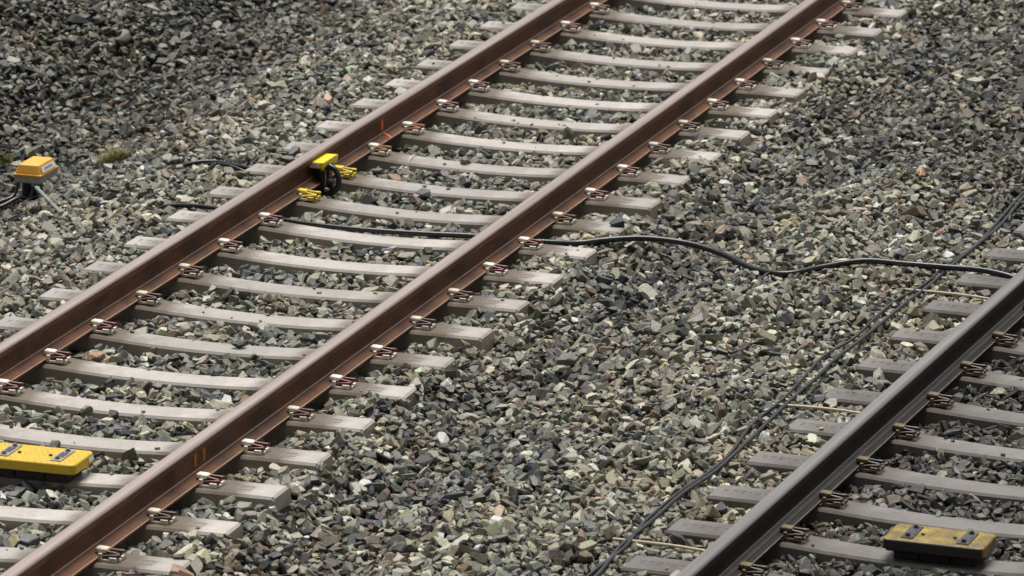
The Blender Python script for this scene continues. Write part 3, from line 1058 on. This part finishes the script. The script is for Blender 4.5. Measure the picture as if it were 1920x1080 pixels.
def grass(x, y, r, n, h, m, label, seed, name="grass_tuft"):
    rg = random.Random(seed)
    mb = MB()
    for k in range(n):
        a, d = rg.uniform(0, 6.283), r * math.sqrt(rg.random())
        bx, by = x + d * math.cos(a), y + d * math.sin(a)
        bz = ground_at(bx, by) - 0.012
        hh = h * rg.uniform(0.5, 1.0) * (1.1 - 0.5 * d / r)
        l = rg.uniform(0, 6.283)
        lean = rg.uniform(0.1, 0.75) * hh
        w = rg.uniform(0.0015, 0.003)
        px, py = -math.sin(l) * w, math.cos(l) * w
        pts = []
        for t in (0, 0.45, 0.8, 1.0):
            pts.append(Vector((bx + math.cos(l) * lean * t * t, by + math.sin(l) * lean * t * t, bz + hh * (t - 0.25 * t * t))))
        vs_, fs = [], []
        for i, p in enumerate(pts):
            k2 = 1 - i / 3.2
            vs_ += [p + Vector((px, py, 0)) * k2, p - Vector((px, py, 0)) * k2]
        fs = [[2 * i, 2 * i + 1, 2 * i + 3, 2 * i + 2] for i in range(3)]
        mb.add(vs_, fs, 0 if rg.random() < 0.8 else 1, True)
    o = mb.build(name, m)
    tag(o, label, "grass")
    return o


def on_ground(px, py):
    d = CAM_F + CAM_R * ((px - 960) / 10772.693) - CAM_U * ((py - 540) / 10772.693)
    for t in np.arange(20.0, 60.0, 0.01):
        p = CAM_P + d * t
        if p[2] <= ground_at(p[0], p[1]):
            return p
    return p


gp = [on_ground(212, 304), on_ground(8, 302), on_ground(70, 392), on_ground(172, 296)]
grass(gp[0][0], gp[0][1], 0.105, 1100, 0.13, [M_GRASS, M_DRYGRASS], "round tuft of green grass growing from the gravel slope", 1)
grass(gp[1][0], gp[1][1], 0.06, 120, 0.11, [M_GRASS, M_DRYGRASS], "small green weed at the picture's edge behind the orange lidded box", 2)
grass(gp[2][0], gp[2][1], 0.09, 260, 0.07, [M_DRYGRASS, M_GRASS], "straggly dry weeds round the foot of the junction box post", 3)
grass(gp[3][0], gp[3][1], 0.05, 60, 0.05, [M_GRASS, M_DRYGRASS], "tiny sprig of grass between the round tuft and the junction box", 4)

# ------------------------------------------------------------------ ballast stones


def rock_template(seed):
    rg = random.Random(seed)
    bm = bmesh.new()
    bmesh.ops.create_cube(bm, size=2.0)
    for k in range(rg.randint(7, 11)):
        d = Vector((rg.gauss(0, 1), rg.gauss(0, 1), rg.gauss(0, 1))).normalized()
        off = rg.uniform(0.52, 0.95)
        g = list(bm.verts) + list(bm.edges) + list(bm.faces)
        res = bmesh.ops.bisect_plane(bm, geom=g, dist=1e-5, plane_co=d * off, plane_no=d, clear_outer=True)
        ed = [e for e in res["geom_cut"] if isinstance(e, bmesh.types.BMEdge)]
        if ed:
            bmesh.ops.holes_fill(bm, edges=ed, sides=0)
    bmesh.ops.remove_doubles(bm, verts=bm.verts, dist=0.05)
    bmesh.ops.dissolve_degenerate(bm, dist=0.02, edges=bm.edges)
    if seed % 4:
        bmesh.ops.bevel(bm, geom=list(bm.edges), offset=rg.uniform(0.07, 0.15), segments=1, profile=0.5, affect='EDGES')
    bmesh.ops.triangulate(bm, faces=[f for f in bm.faces if len(f.verts) > 4])
    for v in bm.verts:
        v.co += Vector((rg.uniform(-1, 1), rg.uniform(-1, 1), rg.uniform(-1, 1))) * 0.030
    bmesh.ops.recalc_face_normals(bm, faces=bm.faces)
    bm.verts.index_update()
    V = np.array([v.co[:] for v in bm.verts])
    V -= (V.max(0) + V.min(0)) / 2
    V /= (V.max(0) - V.min(0)) / 2
    F = [[v.index for v in f.verts] for f in bm.faces]
    bm.free()
    return V, F


TEMPL = [rock_template(100 + k) for k in range(56)]

X0, X1, Y0, Y1, CELL = -5.8, 7.6, -4.8, 13.8, 0.01
NXc, NYc = int((X1 - X0) / CELL), int((Y1 - Y0) / CELL)
cxs = X0 + (np.arange(NXc) + 0.5) * CELL
cys = Y0 + (np.arange(NYc) + 0.5) * CELL
HX, HY = np.meshgrid(cxs, cys)
T = ground_z(HX, HY).astype(np.float32) + 0.0      # where the top of the ballast should come
H = T - 0.115                                       # current surface
BLOCK = np.zeros_like(T, bool)                      # no stone centre here
LIMIT = np.full_like(T, 9.0)                        # stones must stay below this
for sx, sy, rz in SLEEPERS:
    i0, i1 = int((sx - 1.4 - X0) / CELL), int((sx + 1.4 - X0) / CELL)
    j0, j1 = int((sy - 0.3 - Y0) / CELL), int((sy + 0.3 - Y0) / CELL)
    i0, j0 = max(i0, 0), max(j0, 0)
    if i1 <= 0 or j1 <= 0 or i0 >= NXc or j0 >= NYc:
        continue
    dx, dy = HX[j0:j1, i0:i1] - sx, HY[j0:j1, i0:i1] - sy
    u = dx * math.cos(rz) + dy * math.sin(rz)
    w = -dx * math.sin(rz) + dy * math.cos(rz)
    tz = -0.034 * (1 - np.clip(np.abs(u) / 0.70, 0, 1) ** 2)
    hw = 0.102 - 0.012 * (1 - np.clip(np.abs(u) / 0.70, 0, 1) ** 2)
    over = np.maximum(np.abs(w) - hw, 0) / 0.045 * 0.2
    s = np.where((np.abs(u) < 1.225) & (np.abs(w) < hw + 0.045), tz - over, -9)
    H[j0:j1, i0:i1] = np.maximum(H[j0:j1, i0:i1], s)
    BLOCK[j0:j1, i0:i1] |= (np.abs(u) < 1.215 - 0.03 * abs(math.sin(sy * 7.0))) & (np.abs(w) < hw + 0.010)
    # the fasteners keep their room
    for q in (-0.7535, 0.7535):
        LIMIT[j0:j1, i0:i1] = np.where((np.abs(u - q - 0.06) < 0.16) & (np.abs(w) < 0.10), np.minimum(LIMIT[j0:j1, i0:i1], 0.0), LIMIT[j0:j1, i0:i1])
for rx in (RAIL_L, RAIL_R):
    LIMIT = np.where(np.abs(HX - rx) < 0.085, np.minimum(LIMIT, -0.004), LIMIT)
    T -= (0.035 * np.exp(-((HX - rx - 0.02) / 0.09) ** 2)).astype(np.float32)
R2X = track2_x(HY)
LIMIT = np.where(np.abs(HX - R2X) < 0.085, np.minimum(LIMIT, -0.004), LIMIT)
T -= (0.03 * np.exp(-((HX - R2X - 0.02) / 0.09) ** 2)).astype(np.float32)


def stamp_limit(px, py, z, rad):
    i0, i1 = int((px - rad - X0) / CELL), int((px + rad - X0) / CELL) + 1
    j0, j1 = int((py - rad - Y0) / CELL), int((py + rad - Y0) / CELL) + 1
    if i0 < 0 or j0 < 0 or i1 >= NXc or j1 >= NYc:
        return
    m = (HX[j0:j1, i0:i1] - px) ** 2 + (HY[j0:j1, i0:i1] - py) ** 2 < rad * rad
    LIMIT[j0:j1, i0:i1] = np.where(m, np.minimum(LIMIT[j0:j1, i0:i1], z), LIMIT[j0:j1, i0:i1])


for pth, rad in CABLES:
    P = [Vector(p) for p in pth]
    for a, bq in zip(P[:-1], P[1:]):
        n = max(2, int((bq - a).length / 0.012))
        for k in range(n):
            p = a.lerp(bq, k / n)
            if p.z > ground_at(p.x, p.y) - 0.03:
                stamp_limit(p.x, p.y, p.z - rad * 0.5, rad + 0.012)
                stamp_limit(p.x, p.y - 0.03, p.z + rad * 0.3, rad + 0.045)
stamp_limit(RAIL_L + 0.09, 4.585, -0.06, 0.10)

# palette (real-world reflectances)
PAL = np.array([(0.180, 0.178, 0.148), (0.122, 0.122, 0.108), (0.310, 0.305, 0.258), (0.050, 0.052, 0.057), (0.084, 0.085, 0.087), (0.170, 0.134, 0.106), (0.225, 0.150, 0.104),
                (0.46, 0.44, 0.385), (0.220, 0.214, 0.164), (0.112, 0.098, 0.086)])
W_SHOULDER = np.array([30, 17, 20, 7, 10, 5, 1.0, 5, 14, 4.0])
W_CRIB = np.array([26, 20, 13, 13, 16, 5, 1.2, 3, 8, 4.0])
W_DARK = np.array([15, 20, 6, 22, 22, 9, 1.5, 1.2, 6, 9.0])
W_BANK = np.array([22, 26, 9, 17, 14, 7, 1.0, 1, 8, 8.0])
W_MID = np.array([28, 16, 18, 10, 12, 6, 0.9, 4, 14, 5.0])
W_TRACK2 = np.array([12, 22, 5, 24, 22, 8, 0.8, 0.8, 4, 14.0])


def zone(x, y):
    """zone index and darkening per stone: grime, plus corner vignette put into the tint"""
    zi = np.zeros(len(x), int)
    jit = RNG.normal(0, 0.09, len(x)) + 0.07 * np.sin(y * 1.9)
    xx = x + jit
    zi[:] = 0
    zi[(xx > -0.55) & (xx < 1.85)] = 1
    zi[xx > 1.40] = 0
    zi[(xx > 1.98) & (xx < 2.62)] = 2
    zi[(xx >= 2.62)] = 4
    t2 = track2_x(y)
    zi[(xx - t2 > 0.0)] = 5
    zi[xx < -1.45] = 3
    up = (y > 6.0 + 1.2 * (3.0 - xx)) & (xx > 2.0)
    zi[up] = 2
    g = np.ones(len(x))
    g[zi == 5] = 0.50  # brake dust, with the lower corner's vignette darkened in
    g[zi == 3] = 0.58  # older stone, tinted darker still for the upper left vignette
    g[zi == 2] = 0.90
    g[up] = 0.76  # upper right vignette painted into the stone tint
    return zi, g


W_ALL = [W_SHOULDER, W_CRIB, W_DARK, W_BANK, W_MID, W_TRACK2]


def in_view(x, y, z, marg):
    D = np.stack([x, y, z], -1) - CAM_P
    d = D @ CAM_F
    px = 960 + 10772.693 * (D @ CAM_R) / d
    py = 540 - 10772.693 * (D @ CAM_U) / d
    return (px > -marg) & (px < 1920 + marg) & (py > -marg * 0.7) & (py < 1080 + marg * 0.6)


TILE = 15
K = 6                                        # half window in cells
wx, wy = np.meshgrid(np.arange(-K, K + 1), np.arange(-K, K + 1))
wx, wy = wx.ravel(), wy.ravel()
S = {k: [] for k in ("x", "y", "z", "a", "b", "c", "az", "tx", "ty")}
for rnd in range(96):
    ox, oy = RNG.integers(0, TILE), RNG.integers(0, TILE)
    ti, tj = np.meshgrid(np.arange(K + 1 + ox, NXc - K - TILE, TILE), np.arange(K + 1 + oy, NYc - K - TILE, TILE))
    ti, tj = ti.ravel(), tj.ravel()
    i = ti + RNG.integers(0, 3, len(ti))
    j = tj + RNG.integers(0, 3, len(tj))
    x, y = cxs[i] + RNG.uniform(-0.005, 0.005, len(i)), cys[j] + RNG.uniform(-0.005, 0.005, len(i))
    ok = ~BLOCK[j, i] & in_view(x, y, T[j, i], 430)
    i, j, x, y = i[ok], j[ok], x[ok], y[ok]
    n = len(i)
    late = rnd > 62
    a = np.clip(RNG.lognormal(math.log(0.0285 if not late else (0.0200 if rnd < 80 else 0.0135)), 0.30, n), 0.009, 0.054)
    b_ = a * RNG.uniform(0.60, 0.92, n)
    c_ = a * RNG.uniform(0.38, 0.72, n)
    az = RNG.uniform(0, 2 * math.pi, n)
    JJ, II = j[:, None] + wy[None], i[:, None] + wx[None]
    dx, dy = HX[JJ, II] - x[:, None], HY[JJ, II] - y[:, None]
    u = (dx * np.cos(az)[:, None] + dy * np.sin(az)[:, None]) / a[:, None]
    w = (-dx * np.sin(az)[:, None] + dy * np.cos(az)[:, None]) / b_[:, None]
    rr = u * u + w * w
    inside = rr < 1.0
    h = H[JJ, II]
    cnt = np.maximum(inside.sum(1), 1)
    mean = np.where(inside, h, 0).sum(1) / cnt
    mx = np.where(inside & (rr < 0.8), h, -9).max(1)
    rest = 0.35 * mean + 0.65 * mx
    # local slope of what it rests on gives the tilt
    gx = np.where(inside, (h - mean[:, None]) * dx, 0).sum(1) / np.maximum(np.where(inside, dx * dx, 0).sum(1), 1e-7)
    gy = np.where(inside, (h - mean[:, None]) * dy, 0).sum(1) / np.maximum(np.where(inside, dy * dy, 0).sum(1), 1e-7)
    z = rest + c_ * 0.72
    lim = np.where(inside, LIMIT[JJ, II], 9).min(1)
    tgt = T[j, i] + RNG.normal(0, 0.010, n)
    good = (z + c_ * 0.35 < tgt) & (z + c_ < lim) & (H[j, i] < T[j, i] - 0.004)
    if not good.any():
        continue
    g = np.nonzero(good)[0]
    nh = z[:, None] + c_[:, None] * (0.95 * np.sqrt(np.clip(1 - rr, 0, 1)) - 0.05)
    newh = np.where(inside, np.maximum(h, nh), h)
    H[JJ[g], II[g]] = newh[g]
    for k_, arr in (("x", x), ("y", y), ("z", z), ("a", a), ("b", b_), ("c", c_), ("az", az)):
        S[k_].append(arr[g])
    S["tx"].append(np.clip(gx[g] * 0.8, -0.7, 0.7) + RNG.normal(0, 0.20, len(g)))
    S["ty"].append(np.clip(gy[g] * 0.8, -0.7, 0.7) + RNG.normal(0, 0.20, len(g)))
S = {k: np.concatenate(v_) for k, v_ in S.items()}
NS = len(S["x"])
print("ballast stones:", NS)
# drop the stones that later ones buried completely
ci = np.clip(((S["x"] - X0) / CELL).astype(int), 0, NXc - 1)
cj = np.clip(((S["y"] - Y0) / CELL).astype(int), 0, NYc - 1)
keep = S["z"] + S["c"] > H[cj, ci] - 0.030
S = {k: v_[keep] for k, v_ in S.items()}
gr = []
for sx, sy, rz in SLEEPERS:
    for k in range(RNG.poisson(4.0)):
        u_, w_ = RNG.uniform(-1.15, 1.15), RNG.choice([-1, 1]) * RNG.uniform(0.02, 0.08)
        if min(abs(u_ - 0.83), abs(u_ + 0.83), abs(u_ - 0.70), abs(u_ + 0.70)) < 0.15:
            continue
        a0 = RNG.uniform(0.006, 0.014)
        gr.append((sx + u_ * math.cos(rz) - w_ * math.sin(rz), sy + u_ * math.sin(rz) + w_ * math.cos(rz), sleeper_top(u_) + a0 * 0.42,
                   a0, a0 * 0.75, a0 * 0.5, RNG.uniform(0, 6.28), 0.0, 0.0))
gr = np.array(gr)
for q, k in enumerate(("x", "y", "z", "a", "b", "c", "az", "tx", "ty")):
    S[k] = np.concatenate([S[k], gr[:, q]])
NS = len(S["x"])
print("kept:", NS)

ca_, sa_ = np.cos(S["az"]), np.sin(S["az"])
RzM = np.zeros((NS, 3, 3))
RzM[:, 0, 0], RzM[:, 0, 1], RzM[:, 1, 0], RzM[:, 1, 1], RzM[:, 2, 2] = ca_, -sa_, sa_, ca_, 1
nrm = np.stack([-S["tx"], -S["ty"], np.ones(NS)], 1)
nrm /= np.linalg.norm(nrm, axis=1)[:, None]
e1 = np.stack([np.ones(NS), np.zeros(NS), S["tx"]], 1)
e1 -= nrm * (e1 * nrm).sum(1)[:, None]
e1 /= np.linalg.norm(e1, axis=1)[:, None]
e2 = np.cross(nrm, e1)
TiltM = np.stack([e1, e2, nrm], 2)
ROT = TiltM @ RzM
scl = np.stack([S["a"], S["b"], S["c"]], 1)
scl[:, :] *= 1.04
flip = RNG.choice([-1.0, 1.0], (NS, 3))
flip[:, 2] = np.where(flip[:, 0] * flip[:, 1] < 0, -1.0, 1.0)      # keep handedness
POS = np.stack([S["x"], S["y"], S["z"]], 1)
zi, grime = zone(S["x"], S["y"])  # grime here also holds the vignette painted into the tints
pick = np.zeros(NS, int)
for q in range(6):
    m = zi == q
    wgt = W_ALL[q] / W_ALL[q].sum()
    pick[m] = RNG.choice(len(PAL), m.sum(), p=wgt)
TINT = PAL[pick] * RNG.lognormal(0, 0.32, NS)[:, None] * (1 + RNG.normal(0, 0.035, (NS, 3))) * grime[:, None]  # grime factor includes the corner vignette painted into the tint
patch = wob(S["x"], S["y"], 2.3, 2.2) + 0.6 * wob(S["x"], S["y"], 6.1, 0.7)
warm = (np.clip(0.26 + 0.50 * patch, -0.25, 0.95) + 0.12 * smooth(2.4, 3.0, S["x"]) * (1 - smooth(4.2, 4.5, S["x"])))[:, None]
TINT = TINT * (1 + warm * np.array([0.11, 0.015, -0.13])) * (1 - 0.10 * np.clip(-patch, -1, 1))[:, None]
TINT = np.clip(TINT * np.array([0.985, 1.0, 0.965]), 0.010, 0.47)


def stone_object(name, sel):
    tid = RNG.integers(0, len(TEMPL), NS)
    Vs, LV, LS, LT, TC_ = [], [], [], [], []
    vo_, lo_ = 0, 0
    for t, (V, F) in enumerate(TEMPL):
        idx = np.nonzero(sel & (tid == t))[0]
        if len(idx) == 0:
            continue
        loc = V[None] * flip[idx][:, None] * scl[idx][:, None]
        wv = np.einsum('nij,nvj->nvi', ROT[idx], loc) + POS[idx][:, None]
        nv = len(V)
        fl = np.concatenate([np.array(f) for f in F])
        tot = np.array([len(f) for f in F])
        Vs.append(wv.reshape(-1, 3))
        LV.append((fl[None] + (vo_ + np.arange(len(idx)) * nv)[:, None]).ravel())
        LT.append(np.tile(tot, len(idx)))
        TC_.append(np.repeat(TINT[idx], len(F), axis=0))
        vo_ += len(idx) * nv
    Vs, LV, LT, TC_ = np.concatenate(Vs), np.concatenate(LV), np.concatenate(LT), np.concatenate(TC_)
    LS = np.concatenate([[0], np.cumsum(LT)[:-1]])
    me = bpy.data.meshes.new(name)
    me.vertices.add(len(Vs))
    me.vertices.foreach_set("co", Vs.astype(np.float32).ravel())
    me.loops.add(len(LV))
    me.loops.foreach_set("vertex_index", LV.astype(np.int32))
    me.polygons.add(len(LT))
    me.polygons.foreach_set("loop_start", LS.astype(np.int32))
    me.polygons.foreach_set("loop_total", LT.astype(np.int32))
    at_ = me.attributes.new("stone_tint", 'FLOAT_COLOR', 'FACE')
    at_.data.foreach_set("color", np.concatenate([TC_, np.ones((len(TC_), 1))], 1).astype(np.float32).ravel())
    sf = me.attributes.new("sharp_face", 'BOOLEAN', 'FACE')
    sf.data.foreach_set("value", np.ones(len(LT), bool))
    me.materials.append(M_STONE)
    me.update(calc_edges=True)
    o = bpy.data.objects.new(name, me)
    C.objects.link(o)
    print(name, len(LT))
    return o


o = stone_object("ballast", S["x"] > -1.45)
tag(o, "crushed grey green stone ballast under and between the two tracks", "ballast", kind="stuff")
o = stone_object("bank_gravel", S["x"] <= -1.45)
tag(o, "darker crushed stone of the bank behind the orange lidded junction box", "gravel", kind="stuff")


# three single stones lying on sleepers
def lone_stone(x, y, z, a, b_, c_, az, tint, label, t):
    V, F = TEMPL[t]
    mb = MB()
    R = Euler((0.15, -0.1, az)).to_matrix()
    mb.add([R @ Vector((p[0] * a, p[1] * b_, p[2] * c_)) for p in V], F, 0)
    o = mb.build("stone", M_STONE, loc=(x, y, z))
    at_ = o.data.attributes.new("stone_tint", 'FLOAT_COLOR', 'FACE')
    at_.data.foreach_set("color", np.tile(np.array([*tint, 1.0], np.float32), len(o.data.polygons)))
    tag(o, label, "stone")


lone_stone(0.722, 1.225, sleeper_top(0.085) + 0.016, 0.038, 0.026, 0.018, 0.2, (0.045, 0.047, 0.052), "dark flat stone lying on a sleeper between the rusty rails, below the picture's middle", 3)
lone_stone(0.497, 5.44, sleeper_top(-0.14) + 0.018, 0.033, 0.026, 0.022, 1.2, (0.14, 0.135, 0.115), "small grey green stone on a sleeper beside the white string", 9)
lone_stone(1.80, 4.19, 0.018, 0.040, 0.032, 0.024, 0.5, (0.040, 0.043, 0.050), "dark rounded stone on the outer end of the near yellow fastener's sleeper", 14)
